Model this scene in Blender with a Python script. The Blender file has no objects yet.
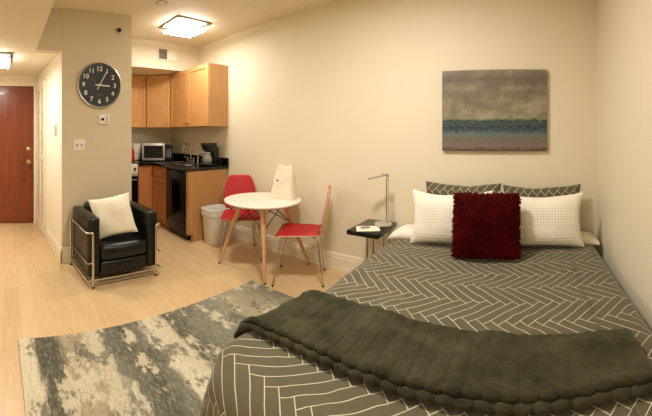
import bpy, bmesh, math, random
from math import pi, sin, cos, tan, radians, sqrt, atan2, floor
from mathutils import Vector, Matrix, noise
R = random.Random(7)
C = bpy.context.scene.collection
S = bpy.context.scene

# ------------------------------------------------------------------ materials
class NT:
    def __init__(s, name):
        s.m = bpy.data.materials.new(name); s.m.use_nodes = True
        s.t = s.m.node_tree; s.b = s.t.nodes['Principled BSDF']
    def n(s, kind, props=None, **ins):
        nd = s.t.nodes.new('ShaderNode' + kind)
        for k, v in (props or {}).items(): setattr(nd, k, v)
        for k, v in ins.items():
            k2 = int(k[1:]) if k[0] == '_' and k[1:].isdigit() else k.replace('_', ' ')
            s.put(nd.inputs[k2], v)
        return nd
    def put(s, sock, v):
        if hasattr(v, 'is_output') or isinstance(v, bpy.types.NodeSocket): s.t.links.new(v, sock)
        elif isinstance(v, bpy.types.Node): s.t.links.new(v.outputs[0], sock)
        else: sock.default_value = v
    def math(s, op, a, b=0.0, c=0.0):
        return s.n('Math', {'operation': op}, _0=a, _1=b, _2=c).outputs[0]
    def mix(s, f, a, b):
        nd = s.t.nodes.new('ShaderNodeMix'); nd.data_type = 'RGBA'
        s.put(nd.inputs[0], f); s.put(nd.inputs[6], a); s.put(nd.inputs[7], b)
        return nd.outputs[2]
    def ramp(s, f, stops, interp='LINEAR'):
        nd = s.t.nodes.new('ShaderNodeValToRGB'); nd.color_ramp.interpolation = interp
        e = nd.color_ramp.elements
        while len(e) < len(stops): e.new(0.5)
        for i, (p, c) in enumerate(stops):
            e[i].position = p
            e[i].color = (c, c, c, 1) if isinstance(c, (int, float)) else col(c)
        s.put(nd.inputs[0], f); return nd.outputs[0]
    def noise(s, vec, scale, detail=4, rough=.5, out=0):
        return s.n('TexNoise', None, Vector=vec, Scale=scale, Detail=detail, Roughness=rough).outputs[out]
    def obj(s): return s.n('TexCoord').outputs['Object']
    def uv(s): return s.n('TexCoord').outputs['UV']
    def map(s, vec, scale=(1, 1, 1), rot=(0, 0, 0), loc=(0, 0, 0)):
        return s.n('Mapping', None, Vector=vec, Scale=scale, Rotation=rot, Location=loc).outputs[0]
    def bump(s, h, strength=.3, dist=.01):
        b = s.n('Bump', None, Height=h, Strength=strength, Distance=dist)
        s.put(s.b.inputs['Normal'], b.outputs[0])
    def set(s, **k):
        for a, v in k.items():
            s.put(s.b.inputs[a.replace('_', ' ')], v)
        return s

def col(c):
    """sRGB 0-255 (or 6-digit hex) to linear RGBA"""
    if isinstance(c, str): c = tuple(int(c[i:i+2], 16) for i in (0, 2, 4))
    if len(c) == 4: return c
    f = lambda v: (v/255)/12.92 if v <= 10 else (((v/255)+.055)/1.055)**2.4
    return (f(c[0]), f(c[1]), f(c[2]), 1)

def plain(name, c, rough=.5, metal=0, var=.06, scale=30, bump=0, coat=0, **k):
    t = NT(name); o = t.obj()
    nz = t.noise(o, scale, 3)
    base = col(c)
    dark = tuple(x*(1-var) for x in base[:3]) + (1,)
    t.set(Base_Color=t.mix(nz, dark, base), Roughness=rough, Metallic=metal, **k)
    if coat: t.set(Coat_Weight=coat, Coat_Roughness=.1)
    if bump: t.bump(t.noise(o, scale*4, 3), bump, .002)
    return t.m

def paint(name, c, bump=.12):
    t = NT(name); o = t.obj()
    base = col(c); d = tuple(x*.965 for x in base[:3]) + (1,)
    t.set(Base_Color=t.mix(t.noise(o, 1.7, 3), d, base), Roughness=.62)
    t.set(Specular_IOR_Level=.3)
    t.bump(t.noise(o, 260, 2), bump, .0015)
    return t.m

def wood(name, c1, c2, axis='Z', rough=.4, scale=5.0, coat=.15):
    t = NT(name); o = t.obj()
    sc = {'Z': (9, 9, 1), 'X': (1, 9, 9), 'Y': (9, 1, 9)}[axis]
    v = t.map(o, sc)
    n1 = t.noise(v, scale, 6, .6)
    n2 = t.noise(v, scale*6, 3, .5)
    f = t.math('ADD', t.math('MULTIPLY', n1, .75), t.math('MULTIPLY', n2, .25))
    t.set(Base_Color=t.ramp(f, [(.32, c1), (.68, c2)]), Roughness=rough, Coat_Weight=coat)
    t.bump(n2, .05, .001)
    return t.m

def emit(name, c, s):
    t = NT(name); t.set(Base_Color=(.9, .9, .9, 1), Emission_Color=c, Emission_Strength=s, Roughness=.3)
    return t.m

M = {}
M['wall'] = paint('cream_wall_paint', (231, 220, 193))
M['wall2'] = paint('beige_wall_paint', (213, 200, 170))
M['ceil'] = paint('ceiling_paint', (232, 220, 194), .3)
M['hall'] = paint('hall_paint', (238, 228, 206))
M['trim'] = plain('trim_gloss_paint', (236, 226, 202), .35, var=.03)

def floor_mat():
    t = NT('light_laminate'); o = t.obj()
    v = t.map(o, (1, 1, 1), (0, 0, radians(90)))
    br = t.n('TexBrick', {'offset': .37}, Vector=o, Color1=(0, 0, 0, 1), Color2=(1, 1, 1, 1), Mortar=(.5, .5, .5, 1),
             Scale=1.0, Mortar_Size=.0012, Mortar_Smooth=.1, Bias=0.0, Brick_Width=1.2, Row_Height=.115)
    g = t.noise(t.map(o, (1.2, 14, 1)), 3.2, 6, .6)
    g2 = t.noise(o, 1.1, 2)
    f = t.math('ADD', t.math('MULTIPLY', g, .62), t.math('MULTIPLY', br.outputs['Color'], .16))
    f = t.math('ADD', f, t.math('MULTIPLY', g2, .2))
    base = t.ramp(f, [(.25, (196, 162, 116)), (.55, (211, 181, 136)), (.8, (224, 198, 156))])
    c = t.mix(t.math('MULTIPLY', br.outputs['Fac'], .35), base, col((170, 120, 76)))
    t.set(Base_Color=c, Roughness=.36, Specular_IOR_Level=.45)
    t.bump(g, .04, .001)
    return t.m
M['floor'] = floor_mat()
M['maple'] = wood('maple_cabinet', (196, 138, 78), (220, 166, 104), 'Z')
M['maple_d'] = wood('maple_side', (184, 134, 82), (202, 152, 98), 'Z')
M['cherry'] = wood('cherry_base_cabinet', (176, 110, 60), (200, 134, 78), 'Z')
M['door'] = wood('mahogany_door', (104, 44, 18), (140, 66, 30), 'Z', rough=.3, scale=2.2, coat=.2)
M['beech'] = wood('beech_leg', (196, 146, 100), (218, 172, 128), 'Z')
M['ply'] = wood('ply_edge', (205, 160, 112), (222, 184, 138), 'X')
M['red'] = plain('red_laminate', (190, 24, 30), .5, var=.12, scale=60)
M['chrome'] = plain('chrome', (205, 200, 190), .16, 1.0, var=.04)
M['steel'] = plain('brushed_steel', (176, 170, 158), .32, 1.0, var=.08)
M['brass'] = plain('satin_brass', (214, 190, 140), .25, 1.0, var=.04)
M['blackp'] = plain('black_plastic', (20, 20, 20), .35, var=.2)
M['blackg'] = plain('black_gloss', (6, 6, 7), .14, var=.1, Specular_IOR_Level=.3)
M['whitep'] = plain('white_plastic', (232, 226, 210), .4, var=.03)
M['white'] = plain('white_laminate', (240, 232, 214), .32, var=.02)
M['face'] = plain('clock_face_black', (24, 24, 20), .5, var=.1)
M['num'] = plain('clock_white', (225, 220, 205), .5, var=.02)
M['grey'] = plain('grey_plastic', (120, 116, 108), .45)
M['silver'] = plain('silver_paint', (196, 190, 178), .35, .5, var=.04)
M['canvas_w'] = plain('tote_canvas', (232, 222, 196), .85, var=.08, scale=9, bump=.3)
M['paper'] = plain('paper', (236, 228, 210), .7, var=.03)
M['bin'] = plain('bin_plastic', (226, 220, 206), .45, var=.05)
M['liner'] = plain('bin_liner', (222, 220, 210), .3, var=.1, scale=20)

def granite():
    t = NT('black_granite'); o = t.obj()
    vor = t.n('TexVoronoi', None, Vector=o, Scale=160.0).outputs['Distance']
    t.set(Base_Color=t.ramp(vor, [(.0, (60, 56, 50)), (.12, (16, 15, 15)), (1, (9, 9, 9))]), Roughness=.12)
    return t.m
M['granite'] = granite()

def leather():
    t = NT('black_leather'); o = t.obj()
    vor = t.n('TexVoronoi', {'feature': 'DISTANCE_TO_EDGE'}, Vector=o, Scale=240.0).outputs[0]
    w = t.noise(o, 9, 3)
    t.set(Base_Color=t.mix(w, col((13, 14, 12)), col((24, 25, 20))), Roughness=t.ramp(w, [(.3, .26), (.7, .42)]), Specular_IOR_Level=.38)
    h = t.math('ADD', t.math('MULTIPLY', vor, .4), t.math('MULTIPLY', w, 1.5))
    t.bump(h, .25, .004)
    return t.m
M['leather'] = leather()

def herringbone():
    t = NT('grey_herringbone_cotton'); uv = t.uv()
    sep = t.n('SeparateXYZ', None, Vector=t.map(uv, loc=(0, .19, 0)))
    W, n = .047, 5
    k = 1/(sqrt(2)*W)
    x, y = sep.outputs[0], sep.outputs[1]
    u = t.math('MULTIPLY', t.math('ADD', x, y), k)
    v = t.math('MULTIPLY', t.math('SUBTRACT', x, y), k)
    i, j = t.math('FLOOR', u), t.math('FLOOR', v)
    fx, fy = t.math('FRACT', u), t.math('FRACT', v)
    q = t.math('FLOORED_MODULO', t.math('SUBTRACT', i, j), 2.0*n)
    th = .034
    lo = lambda a: t.math('LESS_THAN', a, th)
    hi = lambda a: t.math('GREATER_THAN', a, 1-th)
    is_ = lambda a, b: t.math('COMPARE', a, float(b), .4)
    OR = lambda a, b: t.math('MAXIMUM', a, b)
    AND = lambda a, b: t.math('MULTIPLY', a, b)
    hz = t.math('LESS_THAN', q, n-.5)
    hline = OR(OR(lo(fy), hi(fy)), OR(AND(is_(q, 0), lo(fx)), AND(is_(q, n-1), hi(fx))))
    vline = OR(OR(lo(fx), hi(fx)), OR(AND(is_(q, 2*n-1), lo(fy)), AND(is_(q, n), hi(fy))))
    line = t.math('ADD', AND(hz, hline), AND(t.math('SUBTRACT', 1.0, hz), vline))
    cl = t.noise(uv, 5, 3)
    weave = t.noise(uv, 420, 2)
    g = t.mix(cl, col((78, 72, 53)), col((93, 86, 65)))
    g = t.mix(t.math('MULTIPLY', weave, .35), g, col((118, 112, 92)))
    c = t.mix(t.math('MULTIPLY', line, .9), g, col((214, 204, 174)))
    t.set(Base_Color=c, Roughness=.85, Sheen_Weight=.15, Specular_IOR_Level=.2)
    t.bump(t.noise(uv, 28, 3), .25, .004)
    return t.m
M['herring'] = herringbone()

def plush(name, c1, c2, sc=90, strength=.8, sheen=.5):
    t = NT(name); o = t.obj()
    n1 = t.noise(o, sc, 4, .7); n2 = t.noise(o, 7, 4, .6)
    t.set(Base_Color=t.mix(t.ramp(n2, [(.35, 0.), (.65, 1.)]), col(c1), col(c2)), Roughness=.95, Sheen_Weight=sheen, Sheen_Roughness=.4, Specular_IOR_Level=.1)
    t.put(t.b.inputs['Sheen Tint'], col((150, 145, 120)))
    t.bump(t.math('ADD', n1, t.math('MULTIPLY', n2, .6)), strength, .008)
    return t.m
M['throw'] = plush('olive_plush', (46, 45, 31), (72, 69, 49))
M['shag'] = plush('crimson_shag', (66, 4, 7), (94, 8, 11), 60, .4, .1)
M['sheet'] = plain('white_sheet', (238, 230, 212), .85, var=.04, scale=6, bump=.3)
M['pillow'] = plush('ivory_nubby_cotton', (226, 216, 190), (240, 232, 208), 120, .6, .2)

def sham_mat():
    t = NT('white_waffle_cotton'); uv = t.uv()
    s = t.n('SeparateXYZ', None, Vector=uv)
    x, y = s.outputs[0], s.outputs[1]
    def band(a, b):
        return t.math('MULTIPLY', t.math('GREATER_THAN', y, a), t.math('LESS_THAN', y, b))
    dots = t.math('MULTIPLY', t.math('ABSOLUTE', t.math('SINE', t.math('MULTIPLY', x, pi/.021))), t.math('ABSOLUTE', t.math('SINE', t.math('MULTIPLY', y, pi/.019))))
    m = t.math('MAXIMUM', band(-.035, .085), band(-.155, -.118))
    ribs = t.math('MULTIPLY', t.math('ABSOLUTE', t.math('SINE', t.math('MULTIPLY', y, pi/.011))), .22)
    h = t.math('ADD', t.math('MULTIPLY', t.math('POWER', dots, .7), m), t.math('MULTIPLY', ribs, t.math('SUBTRACT', 1.0, m)))
    h = t.math('ADD', h, t.math('MULTIPLY', t.noise(uv, 30, 3), .35))
    t.set(Base_Color=t.mix(t.noise(uv, 8, 3), col((236, 228, 208)), col((244, 238, 222))), Roughness=.9, Sheen_Weight=.1)
    t.bump(h, .45, .006)
    return t.m
M['sham'] = sham_mat()

def rug_mat():
    t = NT('distressed_abstract_rug'); o = t.obj()
    s = t.n('SeparateXYZ', None, Vector=o)
    y = s.outputs[1]
    warp = t.noise(o, 2.3, 5, .6)
    warp2 = t.noise(t.map(o, (1.5, 5, 1)), 3.5, 6, .7)
    yy = t.math('ADD', y, t.math('MULTIPLY', t.math('SUBTRACT', warp, .5), .16))
    yy = t.math('ADD', yy, t.math('MULTIPLY', t.math('SUBTRACT', warp2, .5), .16))
    f = t.math('DIVIDE', yy, 2.0)
    cream, lt, taupe, grey, dk, blue = (216, 206, 176), (196, 186, 156), (168, 154, 126), (122, 120, 104), (88, 86, 74), (132, 132, 118)
    base = t.ramp(f, [(0.0, cream), (.085, cream), (.105, dk), (.16, dk), (.185, taupe), (.245, taupe), (.262, lt), (.29, lt), (.305, grey),
                      (.38, dk), (.44, grey), (.46, cream), (.53, lt), (.55, dk), (.62, grey), (.74, blue), (.84, taupe), (1.0, grey)])
    patch = t.noise(t.map(o, (1.0, 1.8, 1), loc=(3, 1, 0)), 2.6, 9, .72)
    pm = t.ramp(patch, [(.535, 0.), (.575, .9)])
    base = t.mix(pm, base, col((206, 196, 166)))
    p2 = t.noise(t.map(o, (1.0, 1.6, 1), loc=(8, 4, 2)), 3.4, 9, .75)
    base = t.mix(t.ramp(p2, [(.53, 0.), (.58, .8)]), base, col((92, 90, 76)))
    speck = t.noise(o, 60, 4, .8)
    base = t.mix(t.ramp(speck, [(.3, .35), (.6, 0.)]), base, col((70, 66, 54)))
    fine = t.noise(t.map(o, (1, 3, 1)), 22, 5, .8)
    base = t.mix(t.ramp(fine, [(.5, 0.), (.75, .5)]), base, col((214, 204, 176)))
    t.set(Base_Color=base, Roughness=.95, Specular_IOR_Level=.1)
    t.bump(speck, .5, .006)
    return t.m
M['rug'] = rug_mat()

def painting_mat():
    t = NT('abstract_seascape_paint'); o = t.obj()
    s = t.n('SeparateXYZ', None, Vector=o)
    z = s.outputs[2]
    a = t.noise(t.map(o, (2, 1, 3)), 2.4, 8, .65)
    b = t.noise(t.map(o, (3, 1, 9)), 4.5, 8, .75)
    sky = t.ramp(a, [(.30, (92, 82, 70)), (.48, (128, 120, 98)), (.62, (158, 148, 120)), (.72, (142, 134, 116))])
    zz = t.math('ADD', t.math('DIVIDE', t.math('ADD', z, .34), .68), t.math('MULTIPLY', t.math('SUBTRACT', b, .5), .17))
    skyv = t.ramp(zz, [(.0, .35), (.42, .0), (.60, .05), (.72, .5), (.78, .05), (.88, .8), (1.0, .15)])
    sky = t.mix(skyv, sky, col((96, 84, 76)))
    sea = t.ramp(zz, [(.0, (66, 44, 36)), (.06, (118, 102, 90)), (.14, (104, 96, 86)), (.21, (92, 108, 100)), (.25, (40, 72, 80)), (.29, (20, 40, 50)), (.34, (44, 76, 80)), (.37, (22, 44, 36)), (.395, (104, 122, 84))])
    fl = t.noise(t.map(o, (6, 1, 16)), 6, 8, .8)
    sea = t.mix(t.ramp(fl, [(.53, 0.), (.60, .7)]), sea, col((146, 132, 116)))
    m = t.ramp(zz, [(.385, 0.), (.405, 1.)])
    t.set(Base_Color=t.mix(m, sea, sky), Roughness=.6)
    t.bump(fl, .3, .003)
    return t.m
M['painting'] = painting_mat()
M['canvas_edge'] = plain('canvas_edge', (84, 66, 54), .7)
M['diff'] = emit('lamp_diffuser_glass', (1.0, .975, .93, 1), 20)
M['diff2'] = emit('hall_lamp_diffuser_glass', (1.0, .975, .93, 1), 15)
gl = NT('carafe_glass'); gl.set(Base_Color=(.75, .72, .66, 1), Roughness=.05, Transmission_Weight=.8, IOR=1.45); M['glass'] = gl.m

# ------------------------------------------------------------------ mesh helpers
class MB:
    def __init__(s): s.b = bmesh.new()
    def _x(s, vs, mat):
        if mat: bmesh.ops.transform(s.b, matrix=mat, verts=vs)
    def box(s, lo, hi, mat=None, bev=0, seg=2):
        r = bmesh.ops.create_cube(s.b, size=1)
        vs = r['verts']
        c = [(a+b)/2 for a, b in zip(lo, hi)]; d = [abs(b-a) for a, b in zip(lo, hi)]
        for v in vs: v.co = Vector((c[i]+v.co[i]*d[i] for i in range(3)))
        if bev:
            es = list({e for v in vs for e in v.link_edges})
            r = bmesh.ops.bevel(s.b, geom=es, offset=bev, segments=seg, profile=.5, affect='EDGES', clamp_overlap=True)
            vs = list({v for f in r['faces'] for v in f.verts} | {v for v in vs if v.is_valid})
        s._x(vs, mat); return s
    def tube(s, pts, r, seg=10, cap=True, mat=None):
        pts = [Vector(p) for p in pts]; n = len(pts)
        rs = r if isinstance(r, (list, tuple)) else [r]*n
        rings = []; up = None
        for i, p in enumerate(pts):
            t = (pts[min(i+1, n-1)]-pts[max(i-1, 0)]).normalized()
            if up is None: up = t.orthogonal().normalized()
            a = (up - t*up.dot(t))
            a = a.normalized() if a.length > 1e-6 else t.orthogonal().normalized()
            up = a; b = t.cross(a)
            rings.append([s.b.verts.new(p+(a*cos(2*pi*k/seg)+b*sin(2*pi*k/seg))*rs[i]) for k in range(seg)])
        for q, w in zip(rings, rings[1:]):
            for k in range(seg): s.b.faces.new((q[k], q[(k+1) % seg], w[(k+1) % seg], w[k]))
        if cap:
            s.b.faces.new(list(reversed(rings[0]))); s.b.faces.new(rings[-1])
        s._x([v for q in rings for v in q], mat); return s
    def lathe(s, prof, seg=32, c=(0, 0, 0), mat=None):
        rings = []; c = Vector(c)
        for r, z in prof:
            rings.append([s.b.verts.new(c+Vector((r*cos(2*pi*k/seg), r*sin(2*pi*k/seg), z))) for k in range(seg)] if r > 1e-6 else [s.b.verts.new(c+Vector((0, 0, z)))])
        for q, w in zip(rings, rings[1:]):
            for k in range(seg):
                a, b2, c2, d = q[k % len(q)], q[(k+1) % len(q)], w[(k+1) % len(w)], w[k % len(w)]
                vs = []
                for v in (a, b2, c2, d):
                    if v not in vs: vs.append(v)
                if len(vs) > 2: s.b.faces.new(vs)
        s._x([v for q in rings for v in q], mat); return s
    def prism(s, poly, z0, z1, mat=None, bev=0):
        a = [s.b.verts.new((x, y, z0)) for x, y in poly]; b = [s.b.verts.new((x, y, z1)) for x, y in poly]
        n = len(poly)
        s.b.faces.new(list(reversed(a))); s.b.faces.new(b)
        for k in range(n): s.b.faces.new((a[k], a[(k+1) % n], b[(k+1) % n], b[k]))
        s._x(a+b, mat); return s
    def grid(s, rows, close=False, uv=None):
        """rows of points -> quads; uv: matching rows of (u,v)"""
        g = [[s.b.verts.new(p) for p in r] for r in rows]
        L = s.b.loops.layers.uv.verify() if uv else None
        for i in range(len(g)-1):
            m = len(g[i])
            for j in range(m if close else m-1):
                ids = ((i, j), (i, (j+1) % m), (i+1, (j+1) % m), (i+1, j))
                f = s.b.faces.new([g[a][b] for a, b in ids])
                if uv:
                    for l, (a, b) in zip(f.loops, ids): l[L].uv = uv[a][b]
        return g
    def build(s, name, mat, parent=None, smooth=True, bevel=0, solid=0, weld=0, recalc=True):
        if weld: bmesh.ops.remove_doubles(s.b, verts=s.b.verts, dist=weld)
        if recalc: bmesh.ops.recalc_face_normals(s.b, faces=s.b.faces)
        if recalc and len(s.b.faces) > 200 and all(e.is_manifold for e in s.b.edges) and s.b.calc_volume(signed=True) < 0:
            bmesh.ops.reverse_faces(s.b, faces=s.b.faces)
        me = bpy.data.meshes.new(name); s.b.to_mesh(me); s.b.free()
        me.materials.append(mat)
        if smooth:
            me.shade_smooth()
            try: me.set_sharp_from_angle(angle=radians(38))
            except Exception: pass
        o = bpy.data.objects.new(name, me); C.objects.link(o)
        if parent: o.parent = parent
        if solid:
            m = o.modifiers.new('solid', 'SOLIDIFY'); m.thickness = solid; m.offset = -1
        if bevel:
            m = o.modifiers.new('bevel', 'BEVEL'); m.width = bevel; m.segments = 2; m.limit_method = 'ANGLE'
        return o

def tag(o, label, cat=None, group=None, kind=None):
    o['label'] = label
    if cat: o['category'] = cat
    if group: o['group'] = group
    if kind: o['kind'] = kind
    return o
def thing(name, label, cat, loc=(0, 0, 0), rz=0, group=None):
    o = bpy.data.objects.new(name, None); C.objects.link(o)
    o.location = loc; o.rotation_euler = (0, 0, rz); o.empty_display_size = .1
    return tag(o, label, cat, group)
def struct(name, mb, mat, bevel=0, parent=None):
    o = mb.build(name, mat, parent, smooth=False, bevel=bevel)
    if not parent: o['kind'] = 'structure'
    return o
def copy_tree(o, parent=None):
    c = o.copy(); C.objects.link(c); c.parent = parent
    for ch in list(o.children): copy_tree(ch, c)
    return c
def T(x=0, y=0, z=0): return Matrix.Translation((x, y, z))
def RX(a): return Matrix.Rotation(a, 4, 'X')
def RY(a): return Matrix.Rotation(a, 4, 'Y')
def RZ(a): return Matrix.Rotation(a, 4, 'Z')

# ------------------------------------------------------------------ room (camera stands at x=0 y=0)
D, BX, AX, KX, HX = 2.75, .649, -3.34, -5.0, -4.86
ZC, ZS = 2.63, 2.19          # main ceiling and lower ceiling over entry side
struct('floor', MB().box((-5.1, -2.1, -.1), (BX+.1, D+.1, 0)), M['floor'])
struct('wall_back', MB().box((KX-.1, D, 0), (BX+.1, D+.1, ZC)), M['wall'])
struct('wall_right', MB().box((BX, -2.0, 0), (BX+.1, D, ZC)), M['wall'])
struct('wall_kitchen', MB().box((KX-.1, 1.36, 0), (KX, D, ZC)), M['wall'])
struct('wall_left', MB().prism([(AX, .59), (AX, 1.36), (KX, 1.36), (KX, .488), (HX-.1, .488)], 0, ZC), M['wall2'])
b = MB().box((HX-.1, -.7, 0), (HX, -.52, ZS)).box((HX-.1, -.52, 2.05), (HX, .46, ZS)).box((HX-.1, .46, 0), (HX, .488, ZS))
struct('wall_hall', b, M['hall'])
struct('wall_hall_side', MB().box((HX-.1, -.8, 0), (AX, -.7, ZS)), M['hall'])
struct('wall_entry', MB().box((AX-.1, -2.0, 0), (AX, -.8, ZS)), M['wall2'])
struct('wall_rear', MB().box((AX-.1, -2.1, 0), (BX+.1, -2.0, ZC)), M['wall'])
struct('ceiling', MB().box((KX-.1, .32, ZC), (BX+.1, D+.1, ZC+.1)), M['ceil'])
struct('ceiling_entry', MB().box((HX-.1, -2.1, ZS), (BX+.1, .32, ZC+.1)), M['ceil'])
# the strip of wall over the hall opening and the skim wall of the hall's closet side
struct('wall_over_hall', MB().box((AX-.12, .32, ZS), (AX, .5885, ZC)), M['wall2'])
struct('ceiling_hall', MB().box((HX, .322, ZS), (AX-.122, .62, ZS+.05)), M['hall'])
sk = (.59-.49)/(AX-HX)       # the closet wall runs slightly off square
def hy(x): return .59-(AX-x)*sk
struct('wall_closet', MB().prism([(AX, hy(AX)), (AX, hy(AX)-.006), (HX, hy(HX)-.006), (HX, hy(HX))], 0, ZS-.001), M['hall'])
struct('ceiling_kitchen_soffit', MB().box((KX, 1.362, 2.245), (-4.10, D-.001, ZC-.001)), M['wall'])

def baseboard(name, x0, y0, x1, y1, nx, ny, mat=M['trim']):
    """board with a moulded cap along a wall from (x0,y0) to (x1,y1); (nx,ny) points into the room"""
    prof = [(0, 0), (.016, 0), (.016, .115), (.012, .125), (.012, .14), (.005, .155), (0, .158)]
    m = MB(); rows = []
    for (x, y) in ((x0, y0), (x1, y1)):
        rows.append([(x+nx*d, y+ny*d, z) for d, z in prof])
    g = m.grid(rows, close=True)
    m.b.faces.new(g[0]); m.b.faces.new(list(reversed(g[1])))
    return struct(name, m, mat)
baseboard('baseboard_back', -3.385, D, BX, D, 0, -1)
baseboard('baseboard_left', AX, .574, AX, 1.36, 1, 0)
baseboard('baseboard_right', BX, -2, BX, D, -1, 0)
baseboard('baseboard_closet', AX+.016, hy(AX)-.006, -4.12, hy(-4.12)-.006, 0, -1)

# entry door with casing
d = struct('door_1', MB().box((HX-.05, -.47, .008), (HX-.012, .43, 2.035)), M['door'], .002)
k = MB().lathe([(0, 0), (.032, 0), (.034, .006), (.014, .012), (.012, .035), (.03, .045), (.033, .06), (.024, .072), (0, .075)], 24, mat=T(HX-.012, .352, .915) @ RY(pi/2)).build('door_knob', M['brass'], d)
k = MB().lathe([(0, 0), (.03, 0), (.031, .008), (.022, .016), (0, .018)], 24, mat=T(HX-.012, .352, 1.11) @ RY(pi/2)).build('deadbolt', M['brass'], d)
b = MB().box((HX, .43, 0), (HX+.018, .478, 2.12)).box((HX, -.52, 2.04), (HX+.018, .43, 2.12)).box((HX, -.53, 0), (HX+.018, -.47, 2.04))
struct('trim_1', b, M['trim'], .003)
# louvred closet door (two leaves) on the hall's right wall
def louver(name, x0, x1):
    L = x0-x1; cx = (x0+x1)/2; yaw = atan2(sk, 1)
    mat = T(cx, hy(cx)-.022, 0) @ RZ(yaw)
    b = MB().box((-L/2, -.014, .02), (-L/2+.05, .014, 2.02), mat).box((L/2-.05, -.014, .02), (L/2, .014, 2.02), mat)
    for z0, z1 in ((.02, .14), (.98, 1.07), (1.93, 2.02)): b.box((-L/2+.05, -.014, z0), (L/2-.05, .014, z1), mat)
    d = struct(name, b, M['trim'])
    s = MB(); z = .165
    while z < 1.92:
        if not .96 < z < 1.09: s.box((-L/2+.05, -.012, -.003), (L/2-.05, .012, .003), mat @ T(0, 0, z) @ RX(radians(-42)))
        z += .03
    s.build('slat_panel', M['trim'], d, smooth=False)
louver('door_2', -4.20, -4.495); louver('door_3', -4.50, -4.795)
b = MB(); mat = T(0, 0, 0)
b.prism([(-4.14, hy(-4.14)-.006), (-4.14, hy(-4.14)-.022), (-4.195, hy(-4.195)-.022), (-4.195, hy(-4.195)-.006)], 0, 2.10)
b.prism([(-4.195, hy(-4.195)-.006), (-4.195, hy(-4.195)-.022), (-4.84, hy(-4.84)-.022), (-4.84, hy(-4.84)-.006)], 2.03, 2.10)
struct('trim_2', b, M['trim'])

# ------------------------------------------------------------------ kitchen
def panel_door(b, w, z0, z1, mat, fr=.055, th=.019):
    """shaker door in the local XZ plane, facing -Y, left edge at x=0"""
    b.box((0, -th, z0), (fr, 0, z1), mat); b.box((w-fr, -th, z0), (w, 0, z1), mat)
    b.box((fr, -th, z0), (w-fr, 0, z0+fr), mat); b.box((fr, -th, z1-fr), (w-fr, 0, z1), mat)
    b.box((fr, -th+.009, z0+fr), (w-fr, -.002, z1-fr), mat)
def knob(parent, mat, name='knob', m=None):
    return MB().lathe([(0, 0), (.006, 0), (.006, .012), (.013, .018), (.013, .024), (0, .028)], 14, mat=mat @ RX(pi/2)).build(name, m or M['steel'], parent)
U0, U1 = 1.43, 2.238
t = thing('wall_cabinet', 'maple upper cabinet with two doors on the long wall above the coffee maker', 'cabinet', (0, 0, 0), 0, 'maple upper kitchen cabinets')
MB().box((-4.388, 2.44, U0), (-3.39, D-.002, U1)).build('body', M['maple_d'], t, False, .002)
for i, (x0, x1) in enumerate(((-4.386, -3.891), (-3.887, -3.392))):
    b = MB(); panel_door(b, x1-x0, U0+.003, U1-.003, T(x0, 2.44, 0)); dd = b.build('door', M['maple'], t, False, .002)
    knob(dd, T(x1-.03 if i == 0 else x0+.03, 2.421, U0+.05))
t = thing('corner_wall_cabinet', 'maple corner upper cabinet with a diagonal door above the microwave', 'cabinet', (0, 0, 0), 0, 'maple upper kitchen cabinets')
MB().prism([(-4.392, 2.45), (-4.392, D-.002), (KX+.002, D-.002), (KX+.002, 2.16), (-4.67, 2.16)], U0, U1).build('body', M['maple_d'], t, False)
ang = atan2(2.44-2.15, -4.39+4.67); L = sqrt(.28**2+.29**2)-.03
b = MB(); panel_door(b, L, U0+.003, U1-.003, T(-4.668+.012, 2.152, 0) @ RZ(ang) @ T(.004, .004, 0)); dd = b.build('door', M['maple'], t, False, .002)
knob(dd, T(-4.656, 2.152, U0+.05) @ RZ(ang) @ T(L-.03, -.016, 0))
t = thing('wall_cabinet', 'maple upper cabinet left of the corner unit, partly behind the clock wall', 'cabinet', (0, 0, 0), 0, 'maple upper kitchen cabinets')
MB().box((KX+.002, 1.40, U0), (-4.69, 2.155, U1)).build('body', M['maple_d'], t, False, .002)
for y0 in (1.402, 1.78):
    b = MB(); panel_door(b, .372, U0+.003, U1-.003, T(-4.69, y0, 0) @ RZ(pi/2)); dd = b.build('door', M['maple'], t, False, .002)
    knob(dd, T(-4.672, y0+.03 if y0 > 1.5 else y0+.34, U0+.05) @ RZ(pi/2))

ZK = .87
t = thing('base_cabinet', 'cherry-toned base cabinet with drawer and door under the sink', 'cabinet', (0, 0, 0), 0, 'kitchen base cabinets')
MB().box((-4.397, 2.15, .10), (-3.985, D-.004, ZK)).box((-4.397, 2.20, .0), (-3.985, D-.004, .10)).build('body', M['cherry'], t, False)
b = MB(); panel_door(b, .405, .11, .70, T(-4.394, 2.15, 0)); dd = b.build('door', M['cherry'], t, False, .002); knob(dd, T(-4.02, 2.131, .64))
b = MB().box((-4.394, 2.131, .715), (-3.989, 2.15, ZK-.01)); dd = b.build('drawer', M['cherry'], t, False, .003); knob(dd, T(-4.02, 2.131, .79))
t = thing('base_cabinet', 'narrow cherry-toned base cabinet beside the stove, under the microwave', 'cabinet', (0, 0, 0), 0, 'kitchen base cabinets')
MB().box((KX+.003, 1.905, .10), (-4.42, D-.004, ZK)).box((KX+.003, 1.905, 0), (-4.47, D-.004, .10)).build('body', M['cherry'], t, False)
b = MB(); panel_door(b, .225, .11, ZK-.02, T(-4.42, 1.905, 0) @ RZ(pi/2), .045); dd = b.build('door', M['cherry'], t, False, .002); knob(dd, T(-4.401, 2.10, .76) @ RZ(pi/2))
t = thing('mini_refrigerator', 'black built-in refrigerator under the counter by the maple end panel', 'refrigerator', (0, 0, 0))
MB().box((-3.978, 2.155, .06), (-3.462, 2.70, ZK-.005)).build('body', M['blackp'], t, False, .003)
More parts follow.
